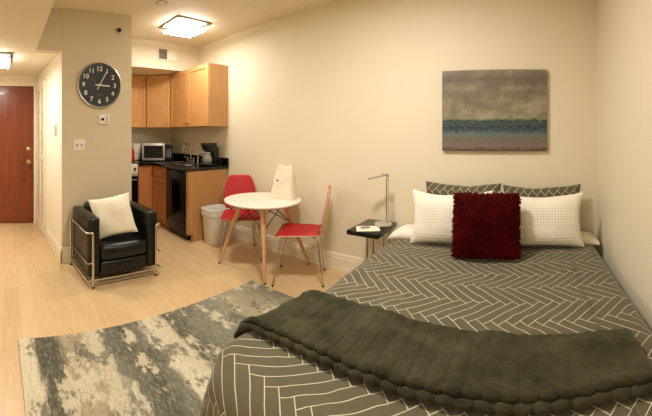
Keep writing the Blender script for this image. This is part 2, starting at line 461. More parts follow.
MB().box((-3.974, 2.125, .10), (-3.466, 2.152, ZK-.01), bev=.006).build('door', M['blackg'], t)
MB().box((-3.96, 2.17, 0), (-3.48, 2.60, .058)).build('toe_kick', M['blackp'], t, False)
o = MB().box((-3.455, 2.13, .09), (-3.392, D-.02, ZK)).box((-3.44, 2.19, 0), (-3.392, D-.02, .09)).build('cabinet_end_panel', M['maple_d'], None, False, .002)
tag(o, 'maple end panel closing the kitchen counter beside the white bin', 'panel')
# worktop in an L with its upstand
o = MB().prism([(KX+.002, 1.90), (-4.375, 1.90), (-4.375, 2.105), (-3.375, 2.105), (-3.375, D-.003), (KX+.002, D-.003)], ZK+.002, .91).box((KX+.002, 1.90, .91), (KX+.02, D-.003, 1.01)).box((KX+.02, D-.021, .91), (-3.375, D-.003, 1.01)).build('worktop', M['granite'], None, False, .003)
tag(o, 'glossy black L-shaped kitchen worktop with a low black upstand', 'worktop')
t = thing('kitchen_sink', 'small stainless sink set in the black worktop before the faucet', 'sink', (-4.06, 2.38, .912))
b = MB()
b.box((-.22, -.17, 0), (.22, -.14, .006)).box((-.22, .14, 0), (.22, .17, .006)).box((-.22, -.14, 0), (-.19, .14, .006)).box((.19, -.14, 0), (.22, .14, .006))
b.build('rim', M['steel'], t, False, .002)
MB().box((-.19, -.14, .0005), (.19, .14, .002)).build('basin', M['chrome'], t, False)
MB().lathe([(0, .002), (.035, .002), (.035, .005), (.02, .006), (0, .006)], 20).build('drain', M['chrome'], t)
t = thing('kitchen_faucet', 'chrome gooseneck faucet with two lever handles behind the sink', 'faucet', (-4.11, 2.62, .912))
pts = [(0, 0, .02), (0, 0, .20)]+[(-.075+.075*cos(a)*1, -.0-.05*(1-cos(a))*.5, .20+.075*sin(a)) for a in [pi*i/10 for i in range(1, 11)]]+[(-.15, -.055, .165)]
MB().tube(pts, .011, 12).build('spout', M['chrome'], t)
MB().box((-.10, -.025, 0), (.10, .025, .02), bev=.008).build('base_plate', M['chrome'], t)
for sx in (-.08, .08):
    h = MB().lathe([(.018, .02), (.014, .05), (.018, .06), (0, .065)], 16, (sx, 0, 0)).build('handle', M['chrome'], t)
    MB().tube([(sx, 0, .058), (sx*1.75, -.035, .072)], .006, 8).build('lever', M['chrome'], h)
MB().lathe([(.018, 0), (.015, .03), (.011, .05), (.014, .10), (0, .11)], 16, (.19, .0, 0)).build('side_sprayer', M['chrome'], t)

# microwave
mx, my = -4.655, 2.335
t = thing('microwave_oven', 'silver microwave with black glass door on the worktop corner', 'microwave', (mx, my, .913), radians(63.5))
b = MB().box((-.235, -.15, .012), (.235, .155, .275), bev=.006); b.build('body', M['silver'], t)
fd = MB().box((-.235, -.168, .012), (.115, -.151, .275), bev=.004).build('door', M['silver'], t)
MB().box((-.205, -.171, .05), (.085, -.1685, .238)).build('door_window', M['blackg'], fd, False)
MB().box((.092, -.19, .04), (.108, -.172, .25), bev=.004).build('door_handle', M['silver'], fd)
cp = MB().box((.117, -.168, .012), (.235, -.151, .275), bev=.003).build('control_panel', M['blackp'], t)
b = MB()
for r in range(4):
    for c in range(3): b.box((.135+c*.028, -.1705, .07+r*.028), (.156+c*.028, -.1685, .088+r*.028))
b.build('button', M['grey'], cp, False)
MB().box((.135, -.171, .205), (.218, -.1685, .245)).build('display', M['blackg'], cp, False)
for x in (-.2, .2):
    for y in (-.12, .12): MB().lathe([(.012, 0), (.012, .013), (0, .013)], 10, (x, y, 0)).build('foot', M['blackp'], t)

# coffee maker
t = thing('coffee_maker', 'black drip coffee maker with glass carafe at the end of the worktop', 'coffee maker', (-3.54, 2.545, .913), radians(24))
MB().box((-.10, -.12, 0), (.10, .11, .035), bev=.012).build('base', M['blackp'], t)
MB().box((-.095, .02, .036), (.095, .11, .25), bev=.02).build('water_tank', M['blackp'], t)
MB().lathe([(.0, .20), (.085, .20), (.10, .25), (.112, .285), (.105, .30), (0, .305)], 28, (0, -.01, 0)).build('brew_head', M['blackp'], t)
c = MB().lathe([(0, .038), (.055, .038), (.068, .06), (.07, .09), (.055, .13), (.045, .15), (.047, .165), (.043, .165), (.04, .15), (.05, .13), (.064, .09), (.062, .062), (.05, .044), (0, .044)], 28, (0, -.055, 0)).build('carafe', M['glass'], t)
MB().tube([(-.04, -.085, .155), (-.07, -.125, .15), (-.075, -.13, .10), (-.06, -.11, .07)], .007, 8).build('carafe_handle', M['blackp'], c)
MB().lathe([(.05, .165), (.05, .175), (.0, .182)], 20, (0, -.055, 0)).build('carafe_lid', M['silver'], c)
MB().lathe([(0, .0355), (.06, .0355), (.06, .0375), (0, .0375)], 24, (0, -.055, 0)).build('hot_plate', M['steel'], t)
o = MB().lathe([(0, 0), (.05, 0), (.062, .004), (.064, .009), (.05, .006), (0, .005)], 24, mat=Matrix.Diagonal((1.2, .7, 1, 1))).build('saucer', M['silver'])
o.location = (-3.66, 2.29, .913); tag(o, 'small silver dish on the worktop in front of the coffee maker', 'dish')

# stove, only its edge shows past the clock wall
t = thing('kitchen_range', 'black and white stove showing only its edge past the clock wall', 'stove', (0, 0, 0))
MB().box((KX+.02, 1.385, .0), (-4.42, 1.893, .895)).build('body', M['whitep'], t, False, .003)
MB().box((-4.418, 1.395, .17), (-4.39, 1.885, .72), bev=.006).build('oven_door', M['blackg'], t)
MB().box((-4.418, 1.39, .75), (-4.395, 1.888, .89), bev=.004).build('control_panel', M['whitep'], t)
for y in (1.45, 1.55, 1.72, 1.84): MB().lathe([(0, 0), (.02, 0), (.017, .02), (0, .02)], 16, mat=T(-4.395, y, .82) @ RY(pi/2)).build('burner_knob', M['blackp'], t)
MB().tube([(-4.37, 1.42, .67), (-4.37, 1.86, .67)], .009, 8).tube([(-4.39, 1.44, .67), (-4.37, 1.44, .67)], .007, 8).tube([(-4.39, 1.84, .67), (-4.37, 1.84, .67)], .007, 8).build('oven_handle', M['steel'], t)
MB().box((-4.41, 1.39, .03), (-4.395, 1.888, .155), bev=.003).build('drawer', M['blackp'], t)
MB().box((KX+.02, 1.387, .896), (-4.42, 1.891, .912)).build('cooktop', M['blackp'], t, False, .002)
t = thing('canister', 'red lidded canister on the stove next to the white paper roll', 'canister', (-4.56, 1.85, .914))
MB().lathe([(0, 0), (.046, 0), (.05, .01), (.05, .155), (.045, .165), (0, .165)], 28).build('body', M['red'], t)
MB().lathe([(.048, .166), (.048, .185), (.02, .19), (.012, .205), (.0, .208)], 28).build('lid', M['red'], t)
t = thing('paper_roll', 'white paper towel roll standing behind the red canister', 'paper roll', (-4.88, 2.065, .914))
MB().lathe([(0, 0), (.07, 0), (.07, .008), (0, .008)], 28).build('stand_base', M['steel'], t)
MB().lathe([(.018, .01), (.072, .01), (.074, .04), (.074, .24), (.07, .262), (.018, .262)], 30).build('roll', M['paper'], t)
MB().tube([(0, 0, .008), (0, 0, .285)], .007, 10).build('stand_rod', M['steel'], t)

# bin between counter end and red chair
t = thing('trash_bin', 'white plastic waste bin against the maple panel behind the red chair', 'bin', (-3.222, 2.43, 0))
b = MB()
def rr(w, d, z, n=28, p=4):
    out = []
    for k in range(n):
        a = 2*pi*k/n; c, s_ = cos(a), sin(a)
        out.append((w*abs(c)**(2/p)*(1 if c >= 0 else -1), d*abs(s_)**(2/p)*(1 if s_ >= 0 else -1), z))
    return out
rows = [rr(.108, .13, .0), rr(.112, .135, .01), rr(.135, .165, .40), rr(.141, .172, .405), rr(.141, .172, .42), rr(.13, .16, .42), rr(.128, .158, .40), rr(.10, .12, .02)]
g = b.grid(rows, close=True); b.b.faces.new(g[0]); b.b.faces.new(g[-1])
b.build('bin_body', M['bin'], t)
b = MB(); rows = [rr(.145, .175, .345), rr(.146, .176, .385), rr(.148, .178, .425), rr(.135, .165, .43), rr(.12, .15, .40), rr(.115, .145, .36)]
for r in rows[:1]:
    for k in range(len(r)): x, y, z = r[k]; r[k] = (x, y, z+.025*noise.noise(Vector((x*14, y*14, 0))))
b.grid(rows, close=True); b.build('bin_liner', M['liner'], t)

# ------------------------------------------------------------------ small things on walls and ceiling
def text_mesh(s, size, depth=.001):
    c = bpy.data.curves.new('txt', 'FONT'); c.body = s; c.size = size; c.extrude = depth; c.align_x = 'CENTER'; c.align_y = 'CENTER'; c.offset = size*.018
    o = bpy.data.objects.new('txt', c); C.objects.link(o)
    bpy.context.view_layer.update()
    me = bpy.data.meshes.new_from_object(o.evaluated_get(bpy.context.evaluated_depsgraph_get()))
    bpy.data.objects.remove(o); bpy.data.curves.remove(c)
    return me
clk = thing('wall_clock', 'round black wall clock with white numerals and a thin silver rim', 'clock', (AX+.003, .985, 1.845), 0)
CM = RZ(pi/2) @ RX(pi/2)      # local xy plane -> faces +x, x to +y
rc = .243
MB().lathe([(rc-.012, .004), (rc-.012, .036), (rc-.006, .04), (rc, .036), (rc, .0), (rc-.012, .0)], 64, mat=CM).build('clock_rim', M['silver'], clk)
MB().lathe([(0, .0), (rc-.0125, .0), (rc-.0125, .018), (0, .018)], 64, mat=CM).build('clock_face', M['face'], clk)
for h in range(1, 13):
    b = MB()
    a = radians(90-30*h); me = text_mesh(str(h), .068)
    me.transform(CM @ T(cos(a)*.172, sin(a)*.172, .02)); b.b.from_mesh(me)
    b.build('numeral', M['num'], clk, False)
b = MB()
for h in range(60):
    a = radians(6*h); r0 = .214
    b.box((-.0012, r0, .0185), (.0012, r0+.010, .0195), CM @ RZ(a))
b.build('minute_marks', M['num'], clk, False)
MB().box((-.018, -.105, .0185), (.018, -.100, .0195), CM).build('dial_mark', M['grey'], clk, False)
MB().box((-.007, -.045, .022), (.007, .115, .025), CM @ RZ(-radians(93)), .002).build('hour_hand', M['num'], clk, False)
MB().box((-.004, -.055, .026), (.004, .17, .029), CM @ RZ(-radians(29)), .002).build('minute_hand', M['num'], clk, False)
MB().lathe([(0, .018), (.012, .018), (.012, .032), (0, .033)], 20, mat=CM).build('hand_hub', M['num'], clk)

t = thing('thermostat', 'beige wall thermostat with a small dark display under the clock', 'thermostat', (AX-.001, 1.035, 1.478))
MB().box((0, -.063, -.05), (.006, .063, .058), bev=.002).build('back_plate', M['whitep'], t)
MB().box((.006, -.058, -.042), (.03, .058, .052), bev=.005).build('body', M['whitep'], t)
MB().box((.03, -.032, -.005), (.0315, 0, .022)).build('display', M['blackg'], t, False)
for z in (-.018, .008, .03): MB().box((.03, .022, z), (.033, .04, z+.012)).build('button', M['grey'], t, False)
t = thing('light_switch', 'double toggle light switch plate on the clock wall', 'light switch', (AX+.002, .77, 1.215))
MB().box((0, -.062, -.06), (.006, .062, .06), bev=.003).build('switch_plate', M['whitep'], t)
for y in (-.023, .023): MB().box((.006, y-.005, -.012), (.016, y+.005, .012), bev=.002).build('toggle', M['grey'], t)
xx = -3.62
t = thing('wall_thermostat', 'small white control with a dark window on the hall closet wall', 'thermostat', (xx, hy(xx)-.009, 1.40), atan2(sk, 1))
MB().box((-.05, -.022, -.075), (.05, 0, .035), bev=.005).build('body', M['whitep'], t)
MB().box((-.04, -.0235, .005), (-.005, -.022, .022)).build('display', M['blackg'], t, False)
t = thing('sprinkler_head', 'small round dark sprinkler head high on the clock wall', 'sprinkler', (AX-.001, 1.205, 2.445))
MB().lathe([(0, 0), (.036, 0), (.034, .006), (.02, .01), (0, .01)], 28, mat=RY(pi/2)).build('escutcheon', M['steel'], t)
MB().lathe([(0, .01), (.014, .01), (.011, .035), (.021, .038), (.021, .041), (0, .041)], 18, mat=RY(pi/2)).build('nozzle', M['blackp'], t)
t = thing('smoke_detector', 'white round smoke detector on the ceiling near the kitchen lamp', 'smoke detector', (-2.80, 1.45, ZC-.002))
MB().lathe([(0, 0), (.068, 0), (.068, -.012), (.055, -.034), (.03, -.038), (0, -.038)], 32).build('body', M['whitep'], t)
MB().lathe([(.056, -.0345), (.05, -.0365), (.046, -.0365), (.046, -.034)], 32).build('vent_ring', M['grey'], t)
t = thing('air_vent', 'white metal air vent grille on the soffit above the kitchen cabinets', 'vent', (-4.098, 2.215, 2.455), pi/2)
b = MB().box((-.155, -.012, -.085), (.155, 0, -.07)).box((-.155, -.012, .07), (.155, 0, .085)).box((-.155, -.012, -.07), (-.14, 0, .07)).box((.14, -.012, -.07), (.155, 0, .07)).box((-.006, -.012, -.07), (.006, 0, .07))
b.build('vent_frame', M['trim'], t, False, .002)
MB().box((-.14, -.003, -.07), (.14, -.001, .07)).build('back_panel', M['blackp'], t, False)
for s_, x0 in ((1, -.138), (-1, .008)):
    b = MB()
    for i in range(14): b.box((-.0046, -.0008, -.069), (.0046, .0008, .069), T(x0+i*.0098+.002, -.008, 0) @ RZ(radians(55 if s_ > 0 else -15)))
    b.build('slat_panel', M['trim'], t, False)

def lamp_fixture(label, x, y, zc, w, mat, group):
    t = thing('ceiling_light', label, 'ceiling light', (x, y, zc-.002), 0, group)
    h = w/2
    MB().box((-h-.03, -h-.03, -.02), (h+.03, h+.03, 0), bev=.004).build('base_plate', M['steel'], t)
    # bowed square of frosted glass
    n = 12; rows = []; rows2 = []
    for i in range(n+1):
        u = -1+2*i/n
        rows.append([(u*h, (-1+2*j/n)*h, -.095+.035*(abs(u)**3)*.5+.035*(abs(-1+2*j/n)**3)*.5) for j in range(n+1)])
    b = MB(); b.grid(rows); b.build('glass_shade', mat, t, solid=.004)
    for sx in (-1, 1):
        for sy in (-1, 1):
            MB().tube([(sx*h*.93, sy*h*.93, -.03), (sx*h*.93, sy*h*.93, -.085)], .007, 10).lathe([(0, -.095), (.012, -.092), (.012, -.084), (0, -.082)], 14, (sx*h*.93, sy*h*.93, 0)).build('clip', M['chrome'], t)
    return t
lamp_fixture('square frosted glass ceiling light above the kitchen entrance', -3.326, 2.034, ZC, .40, M['diff'], 'square glass ceiling lights')
lamp_fixture('square frosted glass ceiling light in the entry hall by the door', -3.69, -.155, ZS, .42, M['diff2'], 'square glass ceiling lights')

# painting
t = thing('painting', 'abstract seascape canvas in greys with a dark teal horizon over the bed', 'painting', (-.216, D-.034, 1.527))
MB().box((-.440, 0, -.337), (.440, .002, .337)).build('painted_face', M['painting'], t, False)
MB().box((-.4415, .0021, -.3385), (.4415, .031, .3385)).build('canvas_frame', M['canvas_edge'], t, False, .002)

# ------------------------------------------------------------------ armchair (faces +x)
t = thing('armchair', 'black leather cube armchair with chrome tube frame against the clock wall', 'armchair', (-3.035, 1.045, 0), radians(3.5))
def rbox(name, lo, hi, r, mat, parent, puff=0, seg=4):
    """box with rounded edges and slightly puffed faces"""
    b = MB(); b.box(lo, hi, bev=r, seg=seg)
    bmesh.ops.subdivide_edges(b.b, edges=[e for e in b.b.edges if e.calc_length() > .06], cuts=5, use_grid_fill=True)
    c = [(lo[i]+hi[i])/2 for i in range(3)]; hd = [(hi[i]-lo[i])/2 for i in range(3)]
    for v in b.b.verts:
        q = [(v.co[i]-c[i])/hd[i] for i in range(3)]
        for i in range(3):
            j, k_ = [a for a in range(3) if a != i]
            if abs(q[i]) > .8: v.co[i] += puff*(1 if q[i] > 0 else -1)*max(0, 1-q[j]**2)*max(0, 1-q[k_]**2)
        n_ = noise.noise(v.co*9)*.002; v.co += Vector((n_, n_, n_))
    return b.build(name, mat, parent)
for s_ in (-1, 1):
    y0, y1 = (-.345, -.235) if s_ < 0 else (.235, .345)
    rbox('arm_cushion', (-.27, y0, .078), (.268, y1, .60), .028, M['leather'], t, .008)
rbox('seat_base', (-.16, -.232, .078), (.268, .232, .205), .025, M['leather'], t, .006)
rbox('seat_cushion', (-.16, -.232, .208), (.276, .232, .345), .035, M['leather'], t, .016)
rbox('back_cushion', (-.27, -.232, .20), (-.163, .232, .635), .035, M['leather'], t, .012)
def arc(p, r, n=5):
    """round the corners of a polyline"""
    p = [Vector(q) for q in p]; out = [p[0]]
    for a, b, c in zip(p, p[1:], p[2:]):
        d1, d2 = (a-b).normalized(), (c-b).normalized()
        q1, q2 = b+d1*r, b+d2*r
        for i in range(n+1):
            u = i/n; out.append(q1*(1-u)**2+b*2*u*(1-u)+q2*u*u)
    return out+[p[-1]]
fr = .0105
for s_ in (-1, 1):
    y = .362*s_; yp = .31*s_
    # front post, top rail running back outside the arm
    MB().tube(arc([(.29, yp, .012), (.29, yp, .475), (.278, y, .475), (-.268, y, .475)], .018, 4), fr, 10).build('frame_post', M['chrome'], t)
    MB().tube([(.29, y, .215), (-.268, y, .215)], .006, 8).tube([(.29, yp, .215), (.29, y, .215)], .006, 8).build('side_rail', M['chrome'], t)
    MB().tube([(.29, y, .066), (-.268, y, .066)], fr*.9, 8).tube([(.29, yp, .066), (.29, y, .066)], fr*.9, 8).build('side_rail', M['chrome'], t)
    MB().tube([(-.262, y, .012), (-.262, y, .475)], fr, 10).build('frame_post', M['chrome'], t)
    for x in (.29, -.262): MB().lathe([(0, 0), (.014, 0), (.014, .012), (0, .013)], 14, (x, yp if x > 0 else y, 0)).build('foot', M['blackp'], t)
MB().tube([(.29, -.31, .066), (.29, .31, .066)], fr*.95, 10).build('front_rail', M['chrome'], t)
MB().tube([(-.262, -.362, .066), (-.262, .362, .066)], fr*.95, 10).build('rear_rail', M['chrome'], t)

# ------------------------------------------------------------------ pillows
def pillow(name, w, h, th, mat, loc, rz, lean, label, cat='pillow', group=None, roll=0, pinch=.05, seed=0, pw=2.6, sag=0, n=28, q=.5):
    """standing pillow: width along X, height along Z, faces -Y; loc is its bottom middle"""
    b = MB()
    def surf(side):
        rows, uvs = [], []
        for i in range(n+1):
            v = -1+2*i/n; r, ru = [], []
            for j in range(n+1):
                u = -1+2*j/n
                k_ = max(0., (1-abs(u)**pw)*(1-abs(v)**pw))**q
                x = u*w/2*(1-pinch*(1-v*v)*abs(u)**3); z = v*h/2*(1-pinch*(1-u*u)*abs(v)**3)
                z += h/2 - (sag*(1-u*u)*(v+1)/2)
                y = side*(th/2*k_)
                e = Vector((x*7+seed*3.1, side*2, z*7+seed))
                y += side*.010*noise.noise(e)*k_**.5; x += .006*noise.noise(e+Vector((5, 0, 0))); z += .006*noise.noise(e+Vector((0, 9, 0)))*(v+1)/2
                r.append((x, y, z)); ru.append((x*1.0+.017, z-h/2))
            rows.append(r); uvs.append(ru)
        return rows, uvs
    for side in (-1, 1):
        r, u = surf(side)
        if side > 0:
            f, _ = surf(-1)
            for i in (0, n):
                for j in range(n+1): r[i][j] = f[i][j]
            for i in range(n+1):
                r[i][0] = f[i][0]; r[i][n] = f[i][n]
        b.grid(r, uv=u)
    o = b.build(name, mat, None, weld=1e-5)
    o.matrix_world = T(*loc) @ RZ(rz) @ RY(roll) @ RX(-lean)
    tag(o, label, cat, group)
    return o

pillow('throw_pillow', .41, .385, .12, M['pillow'], (-2.87, 1.025, .378), radians(90-8), radians(22), 'off-white nubby square cushion leaning in the black armchair', 'cushion', roll=radians(-9), seed=3, pinch=.10)

# ------------------------------------------------------------------ dining table (feet form a square)
TX, TY = -2.33, 2.335
t = thing('dining_table', 'small round white table with splayed wooden legs and wire braces', 'table', (TX, TY, 0))
rt = .388
MB().lathe([(0, .655), (rt-.012, .655), (rt, .664), (rt, .672), (rt-.004, .676), (0, .676)], 72).build('tabletop', M['white'], t)
MB().box((-.15, -.15, .643), (.15, .15, .654)).build('mounting_plate', M['blackp'], t, False)
ft = [(.29, -.265), (-.35, -.28), (.315, .345), (-.35, .345)]
tops = [(.15, -.15), (-.15, -.15), (.15, .15), (-.15, .15)]
for (fx, fy), (ux, uy) in zip(ft, tops):
    lg = MB().tube([(fx, fy, .012), ((fx+ux)/2, (fy+uy)/2, .33), (ux, uy, .642)], [.0135, .021, .027], 16).build('leg', M['beech'], t)
    MB().lathe([(0, 0), (.013, 0), (.013, .012), (0, .012)], 14, (fx, fy, 0)).build('foot_pad', M['blackp'], lg)
def lp(i, z):
    (fx, fy), (ux, uy) = ft[i], tops[i]; k_ = (z-.012)/.63
    return (fx+(ux-fx)*k_, fy+(uy-fy)*k_, z)
b = MB()
for i, j in ((0, 1), (0, 2), (3, 1), (3, 2)):
    b.tube([lp(i, .43), lp(j, .64)], .0045, 6).tube([lp(i, .64), lp(j, .43)], .0045, 6)
b.build('wire_brace', M['blackp'], t)

# tote bag
t = thing('tote_bag', 'white canvas tote bag standing on the round table', 'bag', (-2.215, 2.535, .678), radians(14))
b = MB(); n = 40; rows = []
for i in range(15):
    v = i/14; r = []
    w = .132*(1-.20*v-.20*v*v); dd = .080*(1-v)**.9+.010
    for k_ in range(n):
        a = 2*pi*k_/n; c_, s_ = cos(a), sin(a); p = 5
        x = w*abs(c_)**(2/p)*(1 if c_ >= 0 else -1); y = dd*abs(s_)**(2/p)*(1 if s_ >= 0 else -1)
        z = .335*v + v**3*(.012*(abs(x)/w)**1.5*(1.0 if x > 0 else .5) - .016*(1-(abs(x)/w)))
        e = Vector((x*16, y*16, z*9)); y += .010*noise.noise(e); x += .008*noise.noise(e+Vector((3, 3, 3)))
        x += .018*v*v
        r.append((x, y, z))
    rows.append(r)
g = b.grid(rows, close=True); b.b.faces.new(g[0])
b.build('bag_body', M['canvas_w'], t, solid=.0015)
b = MB().lathe([(0, 0), (.011, 0), (.011, .001), (0, .001)], 20, mat=T(-.055, -.056, .178) @ RX(pi/2)); b.build('printed_logo', M['blackp'], t)
b = MB()
for sy in (-1,):
    b.tube([(-.045, -.017, .30), (-.05, -.030, .21), (-.035, -.050, .20)], .004, 6)
b.b.free()

# ------------------------------------------------------------------ dining chairs (local: faces +x)
def make_chair(label, loc, rz):
    t = thing('dining_chair', label, 'chair', loc, rz, 'red dining chairs')
    def seat_rows(z, inset=0):
        rows = []
        for i in range(15):
            u = i/14; x = -.20+.42*u
            hw = (.175+.045*u)-inset
            if u > .85: hw *= 1-.10*((u-.85)/.15)**2
            if u < .1: hw *= 1-.08*((.1-u)/.1)**2
            rows.append([(x-inset*(2*u-1), hw*(-1+2*j/14), z-.012*(1-(abs(-1+2*j/14))**2)*sin(pi*u)-.018*max(0, (u-.8)/.2)**2) for j in range(15)])
        return rows
    def slab(name, rows, th, mat, axis=(0, 0, -1)):
        b = MB(); b.grid(rows); bmesh.ops.recalc_face_normals(b.b, faces=b.b.faces)
        o = b.build(name, mat, t, recalc=False); m = o.modifiers.new('solid', 'SOLIDIFY'); m.thickness = th; m.offset = 0
        return o
    slab('seat', seat_rows(.437), .010, M['ply'])
    slab('seat_surface', seat_rows(.4445, .002), .003, M['red'])
    def back_rows(off, inset=0):
        rows = []
        for i in range(15):
            v = i/14; z = .455+.385*v+ (inset*(1-2*v))
            hw = (.165+.075*v*(1-v)*2.2-.035*v)-inset
            if v > .88: hw *= 1-.14*((v-.88)/.12)**2
            x0 = -.222-.085*v
            rows.append([(x0-.016*(1-(-1+2*j/14)**2)+off, hw*(-1+2*j/14), z) for j in range(15)])
        return rows
    slab('backrest', back_rows(0), .010, M['ply'])
    slab('backrest_surface', back_rows(.0068, .002), .003, M['red'])
    r = .0085
    for s_ in (-1, 1):
        for nm, pts in (('leg', [(.235, s_*.22, .006), (.165, s_*.165, .405), (.12, s_*.15, .420)]), ('leg', [(-.245, s_*.175, .006), (-.19, s_*.15, .405), (-.12, s_*.14, .420)])):
            lg = MB().tube(arc(pts, .03), r, 10).build('leg', M['chrome'], t)
            x, y, _ = pts[0]
            MB().lathe([(0, 0), (.011, 0), (.011, .015), (0, .016)], 12, (x, y, 0)).build('foot_cap', M['blackp'], lg)
        MB().tube(arc([(-.14, s_*.10, .420), (-.215, s_*.10, .420), (-.262, s_*.10, .60)], .035), r, 10).build('back_support', M['chrome'], t)
        MB().lathe([(0, 0), (.012, 0), (.012, .02), (0, .022)], 12, mat=T(-.226, s_*.10, .455) @ RY(pi/2)).build('bolt_cap', M['blackp'], t)
    MB().tube([(.12, -.15, .420), (.12, .15, .420)], r, 8).tube([(-.12, -.14, .420), (-.12, .14, .420)], r, 8).tube([(.12, -.10, .420), (-.14, -.10, .420)], r, 8).tube([(.12, .10, .420), (-.14, .10, .420)], r, 8).build('seat_frame', M['chrome'], t)
    return t
ch = make_chair('red plywood chair with chrome legs, side-on between the table and nightstand', (-1.895, 2.385, 0), radians(212)); ch.scale = (.91, 1, 1)
c2 = copy_tree(ch); c2.scale = (1, 1, 1); c2.location = (-2.755, 2.405, 0); c2.rotation_euler = (0, 0, radians(-40))
c2['label'] = 'red plywood chair with its backrest to the wall, between bin and table'

# ------------------------------------------------------------------ rug
b = MB(); b.box((-2.155, .085, .001), (.35, 2.03, .012)); o = b.build('area_rug', M['rug'], None, False, .003)
o.matrix_world = T(-2.17, 2.03, 0) @ RZ(radians(1.3)) @ T(2.17, -2.03, 0); tag(o, 'large distressed abstract rug in grey, taupe and cream under the bed', 'rug')

# ------------------------------------------------------------------ side table, lamp, papers
t = thing('side_table', 'small black-topped side table with chrome posts beside the bed', 'side table', (-1.202, 2.50, 0))
MB().box((-.142, -.20, .515), (.138, .20, .55), bev=.003).build('tabletop', M['blackg'], t)
for y in (-.165, .165):
    for x in (.025, .08): MB().tube([(x, y, .012), (x, y, .514)], .008, 10).build('post', M['chrome'], t)
    MB().box((-.13, y-.02, 0), (.10, y+.02, .012), bev=.003).build('foot_bar', M['chrome'], t)
MB().box((.04, -.145, 0), (.064, .145, .010)).build('base_bar', M['chrome'], t, False)
t = thing('desk_lamp', 'slim silver lamp with a thin angled head on the side table', 'lamp', (-1.135, 2.56, .552))
MB().lathe([(0, 0), (.072, 0), (.076, .006), (.074, .018), (.06, .022), (0, .023)], 36).build('lamp_base', M['silver'], t)
MB().tube([(.022, .02, .02), (.022, .02, .40)], .006, 10).build('pole', M['chrome'], t)
MB().tube(arc([(.040, .02, .02), (.040, .02, .432), (-.02, -.005, .445)], .02), .0045, 10).build('pole', M['silver'], t)
hd = MB().box((-.165, -.017, -.008), (0, .017, .008), T(.025, .02, .432) @ RZ(radians(20)) @ RY(radians(-14)), .003); hd.build('lamp_head', M['silver'], t)
MB().lathe([(0, -.014), (.012, -.014), (.012, .014), (0, .014)], 14, mat=T(.030, .02, .425) @ RX(pi/2)).build('hinge', M['chrome'], t)
for lab, cat, nm, x, y, a, w, h, z, m in (('white open leaflet lying on the black side table', 'leaflet', 'leaflet', -1.205, 2.41, 30, .19, .15, .552, 'paper'),
                                     ('grey printed card on top of the white leaflet', 'card', 'printed_card', -1.235, 2.42, 48, .075, .05, .5548, 'grey')):
    o = MB().box((-w/2, -h/2, 0), (w/2, h/2, .002)).build(nm, M[m], None, False); o.location = (x, y, z); o.rotation_euler = (0, 0, radians(a)); tag(o, lab, cat)

# ------------------------------------------------------------------ bed
XL, XR, YF, YH, ZT = -1.05, .592, .66, 2.44, .49
RC, RE = .25, .10
t = thing('bed', 'low queen bed with a white mattress in the corner of the room', 'bed', (0, 0, 0))
MB().box((XL+.13, YF+.13, .20), (XR-.06, D-.03, .445), bev=.09, seg=5).build('mattress', M['sheet'], t)
MB().box((XL+.17, YF+.17, .10), (XR-.09, D-.04, .198), bev=.01).build('bed_frame', M['blackp'], t)
for x in (XL+.2, XR-.15):
    for y in (YF+.25, D-.15): MB().tube([(x, y, .013 if y < 2 and x < .35 else 0), (x, y, .10)], .025, 12).build('leg', M['blackp'], t)

def prof(d, vert):
    """distance over the cloth from the flat top's rim -> outward reach, drop"""
    d1 = RC-RE; amax = pi/2 if vert else radians(82)
    if d <= d1: return d, 0.0
    a = (d-d1)/RE
    if a <= amax: return d1+RE*sin(a), RE*(1-cos(a))
    e = d-d1-RE*amax
    return d1+RE*sin(amax)+e*cos(amax), RE*(1-cos(amax))+e*sin(amax)
cx0, cx1, cy0 = XL+RC, XR-RC, YF+RC
def top_pt(a, bb, off=0.0, wr=1.0):
    """cloth coordinate (a,bb) -> point on the duvet surface, lifted off by off along the normal"""
    qx, qy = min(max(a, cx0), cx1), max(bb, cy0)
    dx, dy = a-qx, bb-qy; d = sqrt(dx*dx+dy*dy)
    nx, ny = (dx/d, dy/d) if d > 1e-9 else (0, 0)
    vert = nx > .3
    def at(dd):
        h, v = prof(dd, vert); return qx+nx*h, qy+ny*h, ZT-v
    x, y, z = at(d)
    h0, v0 = prof(max(d-.001, 0), vert); h1, v1 = prof(d+.001, vert)
    tx, tz = h1-h0, -(v1-v0); L = sqrt(tx*tx+tz*tz)
    N = Vector((nx*(-tz/L), ny*(-tz/L), tx/L)) if d > 0 else Vector((0, 0, 1))
    # cloth relief: soft puffs, small creases and folds down the drop
    e = Vector((a, bb, 0))
    puff = .010*noise.noise(e*2.3)+.006*noise.noise(e*6.1+Vector((4, 4, 0)))
    cr = .016*max(0, noise.noise(Vector((a*5, bb*13, 1.7)))-.15)+.016*max(0, noise.noise(Vector((a*14+bb*6, bb*5-a*3, 7.7)))-.2)
    fold = 0
    if d > RC:
        s_ = atan2(nx, ny)*.9 + (a if abs(ny) > .7 else bb)
        fold = .022*min(1, (d-RC)/.3)*(sin(s_*17)+.6*noise.noise(Vector((s_*6, d, 0))))
        if vert: fold = min(0, fold*.3)
    crown = .012*sin(pi*min(1, max(0, (a-XL)/(XR-XL))))*(1 if d < RC else 0)*0
    P = Vector((x, y, z))+N*((puff+cr)*wr*(0.35 if vert else 1)+fold+off)
    if nx < 0: P.x += nx*-1*-.05*max(0, min(1, (1.5-y)/.6))*min(1, d/RC)
    return P
drop = RC-RE+RE*radians(82)+(ZT-RE-.05)*1.01
per = []                                        # perimeter of the inset top, head-right -> foot -> head-left
st = .03
def lin(p, q, nrm):
    n_ = max(1, round(sqrt((q[0]-p[0])**2+(q[1]-p[1])**2)/st))
    return [((p[0]+(q[0]-p[0])*i/n_, p[1]+(q[1]-p[1])*i/n_), nrm) for i in range(n_+1)]
